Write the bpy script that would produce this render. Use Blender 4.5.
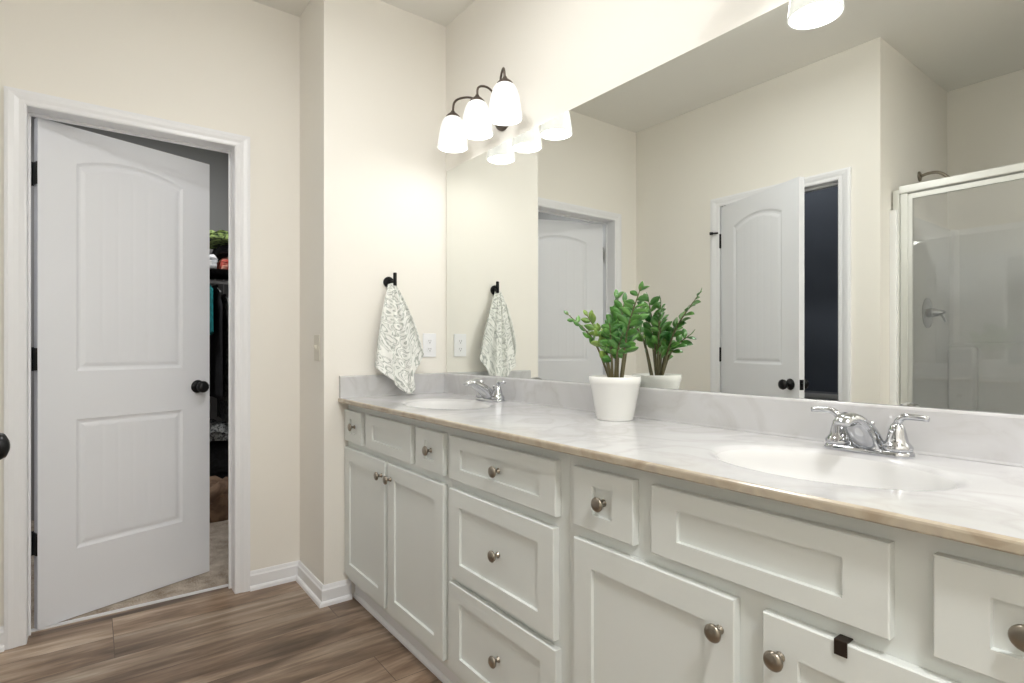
import bpy, bmesh, math, random
from mathutils import Vector, Matrix, noise
PI = math.pi
R = math.radians
scene = bpy.context.scene
for o in list(bpy.data.objects):
    bpy.data.objects.remove(o)
COL = scene.collection

# ------------------------------------------------------------------ camera
YAW = 36.87
cam_d = bpy.data.cameras.new('camera')
cam = bpy.data.objects.new('camera', cam_d)
COL.objects.link(cam)
cam.location = (2.455, -1.4245, 1.128)
cam.rotation_euler = (PI / 2, 0, R(90 - YAW))
cam_d.sensor_width = 36
cam_d.lens = 36 * 559.1 / 1024
cam_d.shift_y = (347.0 - 341.5) / 1024
cam_d.clip_start = 0.02
scene.camera = cam

# ------------------------------------------------------------------ light and exposure
scene.view_settings.view_transform = 'Standard'
scene.view_settings.look = 'None'
scene.view_settings.gamma = 1
scene.view_settings.use_curve_mapping = False
scene.view_settings.exposure = 0.74
BULB_W = .6          # each vanity bulb
SHADE_E = 0.34         # glow of the glass shades
ROOM_FILL_W = (5.5, 16.0)  # added bathroom ceiling fill lights, out of view: mid-room, and by the camera
CLOSET_FILL_W = 9.0  # fill light added inside the closet
scene.cycles.max_bounces = 12
scene.cycles.diffuse_bounces = 7
scene.cycles.glossy_bounces = 6
scene.cycles.transmission_bounces = 8
scene.cycles.sample_clamp_indirect = 6
scene.cycles.caustics_reflective = True
scene.cycles.caustics_refractive = False
scene.cycles.use_denoising = True

w = bpy.data.worlds.new('world')
scene.world = w
w.use_nodes = True
w.node_tree.nodes['Background'].inputs[0].default_value = (0.75, 0.85, 1, 1)
w.node_tree.nodes['Background'].inputs[1].default_value = 1.0


# ------------------------------------------------------------------ materials
def lin(c):
    return tuple(((x / 255) / 12.92 if x / 255 <= .04045 else ((x / 255 + .055) / 1.055) ** 2.4) for x in c) + (1,)


class Mat:
    def __init__(s, name, rgb, rough=.5, metal=0, **kw):
        s.m = bpy.data.materials.new(name)
        s.m.use_nodes = True
        s.t = s.m.node_tree
        s.b = s.t.nodes['Principled BSDF']
        s.b.inputs['Base Color'].default_value = lin(rgb)
        s.b.inputs['Roughness'].default_value = rough
        s.b.inputs['Metallic'].default_value = metal
        for k, v in kw.items():
            s.b.inputs[k.replace('_', ' ')].default_value = v

    def n(s, kind, **kw):
        nd = s.t.nodes.new(kind)
        for k, v in kw.items():
            if k.startswith('i_'):
                key = k[2:].replace('_', ' ')
                nd.inputs[int(key) if key.isdigit() else key].default_value = v
            else:
                setattr(nd, k, v)
        return nd

    def l(s, a, b):
        s.t.links.new(a, b)

    def ramp(s, fac, stops, interp='LINEAR'):
        r = s.t.nodes.new('ShaderNodeValToRGB')
        r.color_ramp.interpolation = interp
        e = r.color_ramp.elements
        while len(e) < len(stops):
            e.new(.5)
        for i, (p, c) in enumerate(stops):
            e[i].position = p
            e[i].color = c if len(c) == 4 else lin(c)
        s.l(fac, r.inputs[0])
        return r.outputs[0]

    def obj(s):
        return s.n('ShaderNodeTexCoord').outputs['Object']

    def bump(s, h, strength=.3, dist=.002):
        b = s.n('ShaderNodeBump', i_Strength=strength, i_Distance=dist)
        s.l(h, b.inputs['Height'])
        s.l(b.outputs[0], s.b.inputs['Normal'])


M = {}


def paint(name, rgb, rough, bump=.12, scale=120):
    q = Mat(name, rgb, rough)
    nz = q.n('ShaderNodeTexNoise', i_Scale=scale, i_Detail=3)
    q.l(q.obj(), nz.inputs['Vector'])
    q.bump(nz.outputs[0], bump, .002)
    M[name] = q.m
    return q


paint('wall_paint', (235, 232, 225), .6)
paint('ceiling_paint', (234, 233, 228), .8)
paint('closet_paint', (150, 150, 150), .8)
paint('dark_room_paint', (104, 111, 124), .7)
paint('trim_paint', (232, 233, 236), .32, .03)
paint('door_paint', (226, 228, 233), .35, .05, 60)
paint('cabinet_paint', (222, 226, 224), .38, .04, 60)
paint('shower_fiberglass', (242, 243, 244), .14, .02)
paint('plastic_white', (236, 237, 240), .3, .01)
paint('ceramic_white', (238, 238, 235), .22, .02)
paint('toilet_china', (225, 226, 228), .1, .0)
paint('wire_white', (215, 215, 215), .4, .0)

q = Mat('mirror_glass', (238, 240, 237), 0.0, 1.0)
M['mirror'] = q.m
q = Mat('chrome', (196, 198, 202), .06, 1.0)
M['chrome'] = q.m
q = Mat('brushed_nickel', (158, 150, 138), .28, 1.0)
nz = q.n('ShaderNodeTexNoise', i_Scale=300.0)
q.l(q.obj(), nz.inputs['Vector'])
q.bump(nz.outputs[0], .05, .001)
M['nickel'] = q.m
q = Mat('shower_aluminium', (226, 227, 224), .3, .75)
M['aluminium'] = q.m
q = Mat('black_hardware', (26, 26, 28), .3, .6)
M['black'] = q.m
q = Mat('bronze_hardware', (62, 52, 46), .4, .7)
M['bronze'] = q.m
q = Mat('lamp_bronze', (96, 86, 78), .4, .7)
M['lamp_bronze'] = q.m
q = Mat('dark_gap', (40, 38, 34), .8)
M['dark'] = q.m
q = Mat('rubber', (45, 45, 45), .7)
M['rubber'] = q.m

# frosted alabaster shades, lit from inside
q = Mat('alabaster_glass', (215, 215, 212), .25)
nz = q.n('ShaderNodeTexNoise', i_Scale=14.0, i_Detail=3, i_Distortion=2.5)
q.l(q.obj(), nz.inputs['Vector'])
c = q.ramp(nz.outputs[0], [(.35, (236, 236, 232)), (.65, (255, 255, 252))])
q.l(c, q.b.inputs['Emission Color'])
q.b.inputs['Emission Strength'].default_value = SHADE_E
M['shade'] = q.m
q = Mat('bulb_glow', (255, 250, 240), .3)
q.b.inputs['Emission Color'].default_value = lin((255, 246, 232))
q.b.inputs['Emission Strength'].default_value = 2.0
M['bulb'] = q.m
q = Mat('fill_dome_glass', (250, 250, 250), .3)  # glowing dome of the added bathroom fill lights
q.b.inputs['Emission Color'].default_value = lin((253, 253, 251))
q.b.inputs['Emission Strength'].default_value = 9.0
M['fill_dome'] = q.m
q = Mat('fill_dome_glass_dim', (250, 250, 250), .3)  # weaker glow for the fill lights added in closet and toilet room
q.b.inputs['Emission Color'].default_value = lin((253, 253, 251))
q.b.inputs['Emission Strength'].default_value = .6
M['fill_dome_dim'] = q.m

# shower glass: thin sheet
q = Mat('shower_glass', (235, 240, 240), .02)
q.t.nodes.remove(q.b)
out = q.t.nodes['Material Output']
tr = q.n('ShaderNodeBsdfTransparent', i_Color=(.96, .965, .965, 1))
gl = q.n('ShaderNodeBsdfGlossy', i_Roughness=.02, i_Color=(1, 1, 1, 1))
fr = q.n('ShaderNodeFresnel', i_IOR=1.5)
ad = q.n('ShaderNodeMath', operation='MULTIPLY', i_1=1.6)
mx = q.n('ShaderNodeMixShader')
q.l(fr.outputs[0], ad.inputs[0])
q.l(ad.outputs[0], mx.inputs[0])
q.l(tr.outputs[0], mx.inputs[1])
q.l(gl.outputs[0], mx.inputs[2])
df = q.n('ShaderNodeBsdfTranslucent', i_Color=(.9, .9, .9, 1))
df2 = q.n('ShaderNodeBsdfDiffuse', i_Color=(.9, .9, .9, 1))
m4 = q.n('ShaderNodeMixShader', i_0=.5)
m5 = q.n('ShaderNodeMixShader', i_0=.09)
q.l(df.outputs[0], m4.inputs[1])
q.l(df2.outputs[0], m4.inputs[2])
q.l(mx.outputs[0], m5.inputs[1])
q.l(m4.outputs[0], m5.inputs[2])
q.l(m5.outputs[0], out.inputs[0])
M['glass'] = q.m

# cultured marble
q = Mat('cultured_marble', (226, 223, 217), .13)
n1 = q.n('ShaderNodeTexNoise', i_Scale=2.2, i_Detail=5, i_Distortion=1.6)
n2 = q.n('ShaderNodeTexNoise', i_Scale=3.0, i_Detail=7, i_Distortion=1.8)
co = q.obj()
q.l(co, n1.inputs['Vector'])
q.l(co, n2.inputs['Vector'])
ca = q.ramp(n1.outputs[0], [(.3, (194, 194, 194)), (.7, (206, 206, 209))])
cb = q.ramp(n2.outputs[0], [(.40, (255, 255, 255)), (.49, (226, 224, 220)), (.50, (212, 208, 202)), (.57, (255, 255, 255))])
mi = q.n('ShaderNodeMix', data_type='RGBA', blend_type='MULTIPLY')
mi.inputs[0].default_value = .3
q.l(ca, mi.inputs[6])
q.l(cb, mi.inputs[7])
q.l(mi.outputs[2], q.b.inputs['Base Color'])
M['marble'] = q.m
M['bowl_marble'] = Mat('bowl_marble', (218, 218, 218), .12).m
q = Mat('marble_edge', (196, 184, 166), .2)
n2 = q.n('ShaderNodeTexNoise', i_Scale=9.0, i_Detail=6, i_Distortion=2)
q.l(q.obj(), n2.inputs['Vector'])
cb = q.ramp(n2.outputs[0], [(.35, (166, 152, 133)), (.55, (184, 173, 155)), (.7, (172, 161, 146))])
q.l(cb, q.b.inputs['Base Color'])
M['marble_edge'] = q.m

# vinyl plank floor, planks run along Y
q = Mat('vinyl_planks', (120, 100, 82), .38)
co = q.obj()
sp = q.n('ShaderNodeSeparateXYZ')
q.l(co, sp.inputs[0])
cm = q.n('ShaderNodeCombineXYZ')
ax = q.n('ShaderNodeMath', operation='ADD', i_1=.402 + 1.85)
ay = q.n('ShaderNodeMath', operation='ADD', i_1=10.96)
q.l(sp.outputs[0], ax.inputs[0])
q.l(sp.outputs[1], ay.inputs[0])
q.l(ay.outputs[0], cm.inputs[0])
q.l(ax.outputs[0], cm.inputs[1])
br = q.n('ShaderNodeTexBrick', offset=.37, offset_frequency=3, squash=1)
br.inputs['Color1'].default_value = (0, 0, 0, 1)
br.inputs['Color2'].default_value = (1, 1, 1, 1)
br.inputs['Mortar'].default_value = (.5, .5, .5, 1)
br.inputs['Scale'].default_value = 1
br.inputs['Mortar Size'].default_value = .0012
br.inputs['Mortar Smooth'].default_value = .2
br.inputs['Brick Width'].default_value = 1.2
br.inputs['Row Height'].default_value = .185
q.l(cm.outputs[0], br.inputs['Vector'])
# per-plank random offset for the grain
mu = q.n('ShaderNodeMath', operation='MULTIPLY', i_1=37.0)
q.l(br.outputs['Color'], mu.inputs[0])
cg = q.n('ShaderNodeCombineXYZ')
sx = q.n('ShaderNodeMath', operation='MULTIPLY', i_1=6.5)
sy = q.n('ShaderNodeMath', operation='MULTIPLY', i_1=.9)
q.l(sp.outputs[0], sx.inputs[0])
q.l(sp.outputs[1], sy.inputs[0])
q.l(sx.outputs[0], cg.inputs[0])
q.l(sy.outputs[0], cg.inputs[1])
q.l(mu.outputs[0], cg.inputs[2])
g1 = q.n('ShaderNodeTexNoise', i_Scale=1.3, i_Detail=4, i_Roughness=.6, i_Distortion=.6)
g2 = q.n('ShaderNodeTexNoise', i_Scale=7.0, i_Detail=5, i_Roughness=.7)
q.l(cg.outputs[0], g1.inputs['Vector'])
q.l(cg.outputs[0], g2.inputs['Vector'])
base = q.ramp(g1.outputs[0], [(.30, (106, 87, 72)), (.44, (154, 132, 113)), (.55, (194, 174, 155)), (.68, (230, 216, 200))])
fine = q.ramp(g2.outputs[0], [(.3, (190, 185, 180)), (.7, (255, 255, 255))])
m1 = q.n('ShaderNodeMix', data_type='RGBA', blend_type='MULTIPLY')
m1.inputs[0].default_value = .8
q.l(base, m1.inputs[6])
q.l(fine, m1.inputs[7])
tone = q.ramp(br.outputs['Color'], [(0, (176, 172, 168)), (1, (255, 250, 244))])
m2 = q.n('ShaderNodeMix', data_type='RGBA', blend_type='MULTIPLY')
m2.inputs[0].default_value = .9
q.l(m1.outputs[2], m2.inputs[6])
q.l(tone, m2.inputs[7])
m3 = q.n('ShaderNodeMix', data_type='RGBA', blend_type='MIX')
q.l(br.outputs['Fac'], m3.inputs[0])
q.l(m2.outputs[2], m3.inputs[6])
m3.inputs[7].default_value = lin((70, 56, 46))
q.l(m3.outputs[2], q.b.inputs['Base Color'])
q.bump(g2.outputs[0], .12, .002)
M['planks'] = q.m

# carpet
q = Mat('carpet', (176, 160, 144), .95)
nz = q.n('ShaderNodeTexNoise', i_Scale=160.0, i_Detail=3)
n2 = q.n('ShaderNodeTexNoise', i_Scale=14.0, i_Detail=3)
co = q.obj()
q.l(co, nz.inputs['Vector'])
q.l(co, n2.inputs['Vector'])
mm = q.n('ShaderNodeMath', operation='ADD')
q.l(nz.outputs[0], mm.inputs[0])
q.l(n2.outputs[0], mm.inputs[1])
hh = q.n('ShaderNodeMath', operation='MULTIPLY', i_1=.5)
q.l(mm.outputs[0], hh.inputs[0])
c = q.ramp(hh.outputs[0], [(.36, (150, 133, 116)), (.62, (214, 202, 188))])
q.l(c, q.b.inputs['Base Color'])
q.bump(nz.outputs[0], 1.0, .01)
M['carpet'] = q.m

# towel: grey scroll pattern on off-white
q = Mat('damask_towel', (230, 230, 226), .9)
co = q.n('ShaderNodeTexCoord').outputs['UV']
nz = q.n('ShaderNodeTexNoise', i_Scale=2.6, i_Detail=2)
q.l(co, nz.inputs['Vector'])
vm = q.n('ShaderNodeVectorMath', operation='MULTIPLY_ADD')
vm.inputs[1].default_value = (.34, .34, .34)
q.l(nz.outputs['Color'], vm.inputs[0])
q.l(co, vm.inputs[2])
vo = q.n('ShaderNodeTexVoronoi', i_Scale=6.0, i_Randomness=.75)
q.l(vm.outputs[0], vo.inputs['Vector'])
s1 = q.n('ShaderNodeMath', operation='MULTIPLY', i_1=17.0)
q.l(vo.outputs['Distance'], s1.inputs[0])
s2 = q.n('ShaderNodeMath', operation='SINE')
q.l(s1.outputs[0], s2.inputs[0])
n3 = q.n('ShaderNodeTexNoise', i_Scale=9.0, i_Detail=2, i_Distortion=1.5)
q.l(co, n3.inputs['Vector'])
s3 = q.n('ShaderNodeMath', operation='MULTIPLY_ADD', i_1=2.6, i_2=-1.3)
q.l(n3.outputs[0], s3.inputs[0])
s4 = q.n('ShaderNodeMath', operation='ADD')
q.l(s2.outputs[0], s4.inputs[0])
q.l(s3.outputs[0], s4.inputs[1])
s5 = q.n('ShaderNodeMath', operation='MULTIPLY_ADD', i_1=.25, i_2=.5)
q.l(s4.outputs[0], s5.inputs[0])
c = q.ramp(s5.outputs[0], [(.46, (236, 237, 233)), (.54, (178, 182, 177)), (.66, (168, 173, 168)), (.72, (228, 229, 225))])
q.l(c, q.b.inputs['Base Color'])
n4 = q.n('ShaderNodeTexNoise', i_Scale=90.0)
q.l(co, n4.inputs['Vector'])
q.bump(n4.outputs[0], .5, .002)
M['towel'] = q.m


def cloth_mat(name, a, b=None, scale=30, rough=.9):
    q = Mat(name, a, rough)
    nz = q.n('ShaderNodeTexNoise', i_Scale=float(scale), i_Detail=3, i_Distortion=1)
    q.l(q.obj(), nz.inputs['Vector'])
    b = b or tuple(min(255, int(x * 1.25 + 6)) for x in a)
    q.l(q.ramp(nz.outputs[0], [(.42, a), (.58, b)]), q.b.inputs['Base Color'])
    q.bump(nz.outputs[0], .4, .004)
    M[name] = q.m


cloth_mat('cloth_black', (22, 22, 25))
cloth_mat('cloth_teal', (16, 110, 112))
cloth_mat('cloth_green', (190, 215, 130), (70, 90, 60), 26)
cloth_mat('cloth_white', (225, 230, 236))
cloth_mat('cloth_red', (190, 70, 60), (235, 170, 150), 20)
cloth_mat('cloth_charcoal', (30, 32, 34), (92, 94, 92), 38)
cloth_mat('cloth_grey', (150, 152, 150), (60, 60, 62), 60)
cloth_mat('cloth_brown', (120, 96, 78), (150, 124, 102), 10)

# zz plant
q = Mat('leaf_green', (44, 110, 40), .28)
nz = q.n('ShaderNodeTexNoise', i_Scale=16.0, i_Detail=2)
q.l(q.obj(), nz.inputs['Vector'])
q.l(q.ramp(nz.outputs[0], [(.35, (50, 108, 48)), (.62, (106, 158, 76))]), q.b.inputs['Base Color'])
q.b.inputs['Coat Weight'].default_value = .3
M['leaf'] = q.m
q = Mat('leaf_young', (120, 165, 70), .3)
nz = q.n('ShaderNodeTexNoise', i_Scale=16.0, i_Detail=2)
q.l(q.obj(), nz.inputs['Vector'])
q.l(q.ramp(nz.outputs[0], [(.35, (92, 132, 58)), (.62, (150, 176, 90))]), q.b.inputs['Base Color'])
M['leaf_young'] = q.m
q = Mat('plant_stem', (104, 98, 70), .5)
M['stem'] = q.m
q = Mat('potting_soil', (52, 40, 32), .95)
M['soil'] = q.m


# ------------------------------------------------------------------ mesh helpers
def new_bm():
    return bmesh.new()


def obj(name, bm, mat, parent=None, smooth=False, bevel=0, seg=2, loc=None, recalc=True):
    if recalc:
        bmesh.ops.recalc_face_normals(bm, faces=bm.faces[:])
    me = bpy.data.meshes.new(name)
    bm.to_mesh(me)
    bm.free()
    mats = mat if isinstance(mat, (list, tuple)) else [mat]
    for m_ in mats:
        me.materials.append(M[m_])
    if smooth:
        for p in me.polygons:
            p.use_smooth = True
    o = bpy.data.objects.new(name, me)
    COL.objects.link(o)
    if parent is not None:
        o.parent = parent
    if loc is not None:
        o.location = loc
    if bevel:
        md = o.modifiers.new('bevel', 'BEVEL')
        md.width = bevel
        md.segments = seg
        md.limit_method = 'ANGLE'
        md.angle_limit = R(40)
        md.harden_normals = False
    return o


def thing(name, label, cat, loc=(0, 0, 0), rz=0, group=None):
    o = bpy.data.objects.new(name, None)
    COL.objects.link(o)
    o.empty_display_size = .05
    o.location = loc
    o.rotation_euler = (0, 0, rz)
    o['label'] = label
    o['category'] = cat
    if group:
        o['group'] = group
    return o


def tag(o, label, cat, group=None):
    o['label'] = label
    o['category'] = cat
    if group:
        o['group'] = group
    return o


def struct(name, bm, mat, **kw):
    o = obj(name, bm, mat, **kw)
    o['kind'] = 'structure'
    return o


def box(bm, x0, x1, y0, y1, z0, z1, mi=0):
    vs = [bm.verts.new(p) for p in ((x0, y0, z0), (x1, y0, z0), (x1, y1, z0), (x0, y1, z0),
                                    (x0, y0, z1), (x1, y0, z1), (x1, y1, z1), (x0, y1, z1))]
    for f in ((3, 2, 1, 0), (4, 5, 6, 7), (0, 1, 5, 4), (1, 2, 6, 5), (2, 3, 7, 6), (3, 0, 4, 7)):
        bm.faces.new([vs[i] for i in f]).material_index = mi
    return vs


def bx(*a):
    bm = new_bm()
    box(bm, *a)
    return bm


def prism(bm, pts, axis, a, b):
    """closed polygon pts (2-D) extruded along axis from a to b"""
    def P(u, v_, t):
        return {0: (t, u, v_), 1: (u, t, v_), 2: (u, v_, t)}[axis]
    A = [bm.verts.new(P(u, v_, a)) for u, v_ in pts]
    B = [bm.verts.new(P(u, v_, b)) for u, v_ in pts]
    n = len(pts)
    f1 = bm.faces.new(A)
    f2 = bm.faces.new(list(reversed(B)))
    for i in range(n):
        bm.faces.new([A[i], B[i], B[(i + 1) % n], A[(i + 1) % n]])
    f1.normal_update()
    f2.normal_update()
    bmesh.ops.triangulate(bm, faces=[f1, f2], ngon_method='EAR_CLIP')


def lathe(bm, prof, cx=0, cy=0, cz=0, seg=32, axis='Z', mi=0, cap=True):
    """prof: list of (r, h)."""
    rings = []
    for r, h in prof:
        ring = []
        for i in range(seg):
            a = 2 * PI * i / seg
            u, v_ = r * math.cos(a), r * math.sin(a)
            if axis == 'Z':
                p = (cx + u, cy + v_, cz + h)
            elif axis == 'Y':
                p = (cx + u, cy + h, cz + v_)
            else:
                p = (cx + h, cy + u, cz + v_)
            ring.append(bm.verts.new(p))
        rings.append(ring)
    for a, b in zip(rings, rings[1:]):
        for i in range(seg):
            f = bm.faces.new([a[i], a[(i + 1) % seg], b[(i + 1) % seg], b[i]])
            f.material_index = mi
    if cap:
        for ring in (rings[0], rings[-1]):
            bm.faces.new(ring).material_index = mi
    return rings


def spline(pts, n):
    """Catmull-Rom through 3-D pts, n samples."""
    P = [Vector(p) for p in pts]
    P = [P[0] * 2 - P[1]] + P + [P[-1] * 2 - P[-2]]
    out = []
    m = len(P) - 3
    for i in range(n):
        t = i / (n - 1) * m
        k = min(int(t), m - 1)
        t -= k
        a, b, c, d = P[k:k + 4]
        out.append(.5 * ((2 * b) + (c - a) * t + (2 * a - 5 * b + 4 * c - d) * t * t + (3 * b - a - 3 * c + d) * t ** 3))
    return out


def tube(bm, pts, rad, seg=12, n=None, mi=0, flat=1.0):
    P = spline(pts, n) if n else [Vector(p) for p in pts]
    N = len(P)
    rings = []
    up = Vector((0, 0, 1))
    T0 = (P[1] - P[0]).normalized()
    if abs(T0.dot(up)) > .95:
        up = Vector((1, 0, 0))
    nrm = T0.cross(up).normalized()
    for i, p in enumerate(P):
        T = (P[min(i + 1, N - 1)] - P[max(i - 1, 0)]).normalized()
        nrm = (nrm - T * nrm.dot(T)).normalized()
        bi = T.cross(nrm)
        r = rad(i / (N - 1)) if callable(rad) else rad
        rings.append([bm.verts.new(p + (nrm * math.cos(a) + bi * math.sin(a) * flat) * r)
                      for a in (2 * PI * k / seg for k in range(seg))])
    for a, b in zip(rings, rings[1:]):
        for k in range(seg):
            bm.faces.new([a[k], a[(k + 1) % seg], b[(k + 1) % seg], b[k]]).material_index = mi
    bm.faces.new(rings[0]).material_index = mi
    bm.faces.new(list(reversed(rings[-1]))).material_index = mi


# ------------------------------------------------------------------ dimensions
H = 2.743
STEP = .358            # door wall is set back behind the towel wall
YC = -.614             # corner of the towel wall
YS = -1.87             # south wall
XA = 1.276             # corner of the shower alcove
XE = 3.45              # east wall
YB = -2.92             # back of the shower
WT = .115              # wall thickness

# ------------------------------------------------------------------ setting
struct('floor', bx(-STEP - WT + .012, XE, YB - .1, .12, -.1, 0), 'planks')
f2 = struct('floor_closet', bx(-2.6, -STEP - WT + .0, -2.1, .12, -.1, .006), 'carpet')
# vaultless flat ceiling over everything
struct('ceiling', bx(-2.7, XE + .2, YB - .25, .25, H, H + .1), 'ceiling_paint')
struct('wall_north', bx(-.0, XE + WT, 0, .12, 0, H), 'wall_paint')
# block that carries the towel hook
struct('wall_northwest', bx(-STEP - WT, 0, YC, .12, 0, H), 'wall_paint')
# door wall
DY0, DY1, DZ = -1.625, -.905, 2.045
bm = new_bm()
prism(bm, [(YC, 0), (YC, H), (YS - WT, H), (YS - WT, 0), (DY0 - .018, 0), (DY0 - .018, DZ + .018), (DY1 + .018, DZ + .018), (DY1 + .018, 0)],
      0, -STEP - WT, -STEP)
struct('wall_west', bm, 'wall_paint')
# south wall with the second door
EX0, EX1 = .350, 1.074
bm = new_bm()
prism(bm, [(-STEP, 0), (-STEP, H), (XA, H), (XA, 0), (EX1 + .018, 0), (EX1 + .018, DZ + .018), (EX0 - .018, DZ + .018), (EX0 - .018, 0)],
      1, YS - WT, YS)
struct('wall_south', bm, 'wall_paint')
struct('wall_shower_side', bx(XA - WT, XA, YB, YS - WT, 0, H), 'wall_paint')
struct('wall_shower_back', bx(XA - WT, 2.35, YB - .12, YB, 0, H), 'wall_paint')
struct('wall_southeast', bx(2.25, XE + WT, YB - .0, YS, 0, H), 'wall_paint')
# dark small room behind the second door
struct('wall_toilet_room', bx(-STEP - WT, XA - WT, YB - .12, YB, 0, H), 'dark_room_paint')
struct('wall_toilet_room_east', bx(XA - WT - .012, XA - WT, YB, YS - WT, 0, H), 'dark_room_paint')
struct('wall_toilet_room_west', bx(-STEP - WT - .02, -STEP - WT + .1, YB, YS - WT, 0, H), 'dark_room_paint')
struct('wall_east', bx(XE, XE + WT, YS, 0, 0, H), 'wall_paint')
# closet shell
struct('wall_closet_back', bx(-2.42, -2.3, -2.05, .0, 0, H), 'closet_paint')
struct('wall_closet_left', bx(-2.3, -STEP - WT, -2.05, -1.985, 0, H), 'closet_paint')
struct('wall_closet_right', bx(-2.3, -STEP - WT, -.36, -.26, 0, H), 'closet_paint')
# metal-edged carpet joint under the closet door
struct('trim_4', bx(-STEP - WT + .006, -STEP - WT + .02, DY0, DY1, 0, .008), 'trim_paint')


# ------------------------------------------------------------------ baseboards with a moulded top and shoe
def base_profile(h=.085, t=.014, shoe=True):
    p = [(0, 0), (0, h), (t * .35, h), (t * .55, h - .006), (t * .7, h - .014), (t, h - .02)]
    if shoe:
        p += [(t, .02), (t + .006, .018), (t + .011, .012), (t + .013, .0)]
    else:
        p += [(t, 0)]
    return p


def baseboard(name, path):
    """path: list of XY points; profile to the right-hand side of the walking direction, mitred."""
    prof = base_profile()
    bm = new_bm()
    n = len(path)
    rings = []
    for i, p in enumerate(path):
        p = Vector(p)
        d0 = (p - Vector(path[i - 1])).normalized() if i else None
        d1 = (Vector(path[i + 1]) - p).normalized() if i < n - 1 else None
        d0 = d0 or d1
        d1 = d1 or d0
        n0, n1 = Vector((d0.y, -d0.x)), Vector((d1.y, -d1.x))
        m = (n0 + n1)
        m = m / (1 + n0.dot(n1))
        rings.append([bm.verts.new((p.x + m.x * a, p.y + m.y * a, z)) for a, z in prof])
    k = len(prof)
    for a, b in zip(rings, rings[1:]):
        for i in range(k):
            bm.faces.new([a[i], a[(i + 1) % k], b[(i + 1) % k], b[i]])
    bm.faces.new(rings[0])
    bm.faces.new(list(reversed(rings[-1])))
    return struct(name, bm, 'trim_paint')


baseboard('baseboard_west', [(-STEP, DY1 + .062), (-STEP, YC), (0, YC), (0, -.495)])
baseboard('baseboard_southwest', [(EX0 - .06, YS), (-STEP, YS), (-STEP, DY0 - .062)])
baseboard('baseboard_south', [(XA, YS - .12), (XA, YS), (EX1 + .06, YS)])
baseboard('baseboard_east', [(2.47, 0), (XE, 0), (XE, YS), (2.3, YS)])


# ------------------------------------------------------------------ door casings and jambs
def casing_u(bm, a0, a1, zt, wdt=.064):
    """moulded U-shaped casing in local (u, out, z): u across the opening, 'out' away from the wall"""
    prof = [(0, 0), (0, .010), (.006, .013), (.022, .012), (.036, .016), (.052, .018), (wdt, .016), (wdt, 0)]
    path = [((a0, 0), (-1, 0)), ((a0, zt), (-1, .86)), ((a1, zt), (1, .86)), ((a1, 0), (1, 0))]
    rings = []
    for (u, z), (du, dz) in path:
        rings.append([bm.verts.new((u + du * s_, o_, z + dz * s_)) for s_, o_ in prof])
    k = len(prof)
    for A, B in zip(rings, rings[1:]):
        for i in range(k):
            bm.faces.new([A[i], A[(i + 1) % k], B[(i + 1) % k], B[i]])
    bm.faces.new(rings[0])
    bm.faces.new(list(reversed(rings[-1])))


def jamb_u(bm, a0, a1, zt, d0, d1, t=.018, stop=(.03, .042)):
    """jamb boards lining the opening plus door stop; depth from d0 to d1 along 'out'"""
    pts = [(a0 - t, 0), (a0 - t, zt + t), (a1 + t, zt + t), (a1 + t, 0), (a1, 0), (a1, zt), (a0, zt), (a0, 0)]
    prism(bm, pts, 1, d0, d1)
    s = .011
    pts = [(a0, 0), (a0, zt), (a1, zt), (a1, 0), (a1 - s, 0), (a1 - s, zt - s), (a0 + .007, zt - s), (a0 + .007, 0)]
    prism(bm, pts, 1, stop[0], stop[1])


def panel_door(w_, h, t=.035):
    """two-panel arched plank door; x from 0..w, z from 0..h, y from -t/2..t/2, panels on both faces"""
    bm = new_bm()
    px0, px1 = .128, w_ - .128
    lower = (.282, .818, 0)
    upper = (1.018, 1.878, .045)
    hw = (px1 - px0) / 2
    xm = (px0 + px1) / 2
    steps = [(0, 0), (.010, .005), (.018, .006), (.030, .003), (.036, .0022)]

    def xs(i):
        a, b = px0 + i, px1 - i
        out = []
        N = 30
        for k in range(N + 1):
            out.append(a + (b - a) * k / N)
        return out
    fx = xs(.036)
    for sgn in (-1, 1):
        Y0 = sgn * t / 2
        corners = [bm.verts.new((x, Y0, z)) for x, z in ((0, 0), (w_, 0), (w_, h), (0, h))]
        outer_edges = [bm.edges.new((corners[i], corners[(i + 1) % 4])) for i in range(4)]
        alledges = list(outer_edges)
        for (z0, z1, rise) in (lower, upper):
            rings = []
            for ins, dep in steps:
                X_ = xs(ins)
                ring = []
                last = ins == .036

                def ztop(x):
                    return z1 - ins + rise * (1 - ((x - xm) / (hw - ins)) ** 2)

                def grv(k):
                    return .0006 if (last and k in (5, 10, 15, 20, 25)) else 0
                for k, x in enumerate(X_):
                    ring.append(bm.verts.new((x, Y0 - sgn * (dep + grv(k)), z0 + ins)))
                for k in range(len(X_) - 1, -1, -1):
                    ring.append(bm.verts.new((X_[k], Y0 - sgn * (dep + grv(k)), ztop(X_[k]))))
                rings.append(ring)
            n = len(rings[0])
            alledges += [bm.edges.new((rings[0][i], rings[0][(i + 1) % n])) for i in range(n)]
            for A, B in zip(rings, rings[1:]):
                for i in range(n):
                    bm.faces.new([A[i], A[(i + 1) % n], B[(i + 1) % n], B[i]])
            L = rings[-1]
            m = n // 2
            for k in range(m - 1):
                bm.faces.new([L[k], L[k + 1], L[n - 2 - k], L[n - 1 - k]])
        bmesh.ops.triangle_fill(bm, edges=alledges, use_beauty=True, use_dissolve=False)
        if sgn == -1:
            c1 = corners
        else:
            for i in range(4):
                bm.faces.new([c1[i], c1[(i + 1) % 4], corners[(i + 1) % 4], corners[i]])
    return bm


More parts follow.
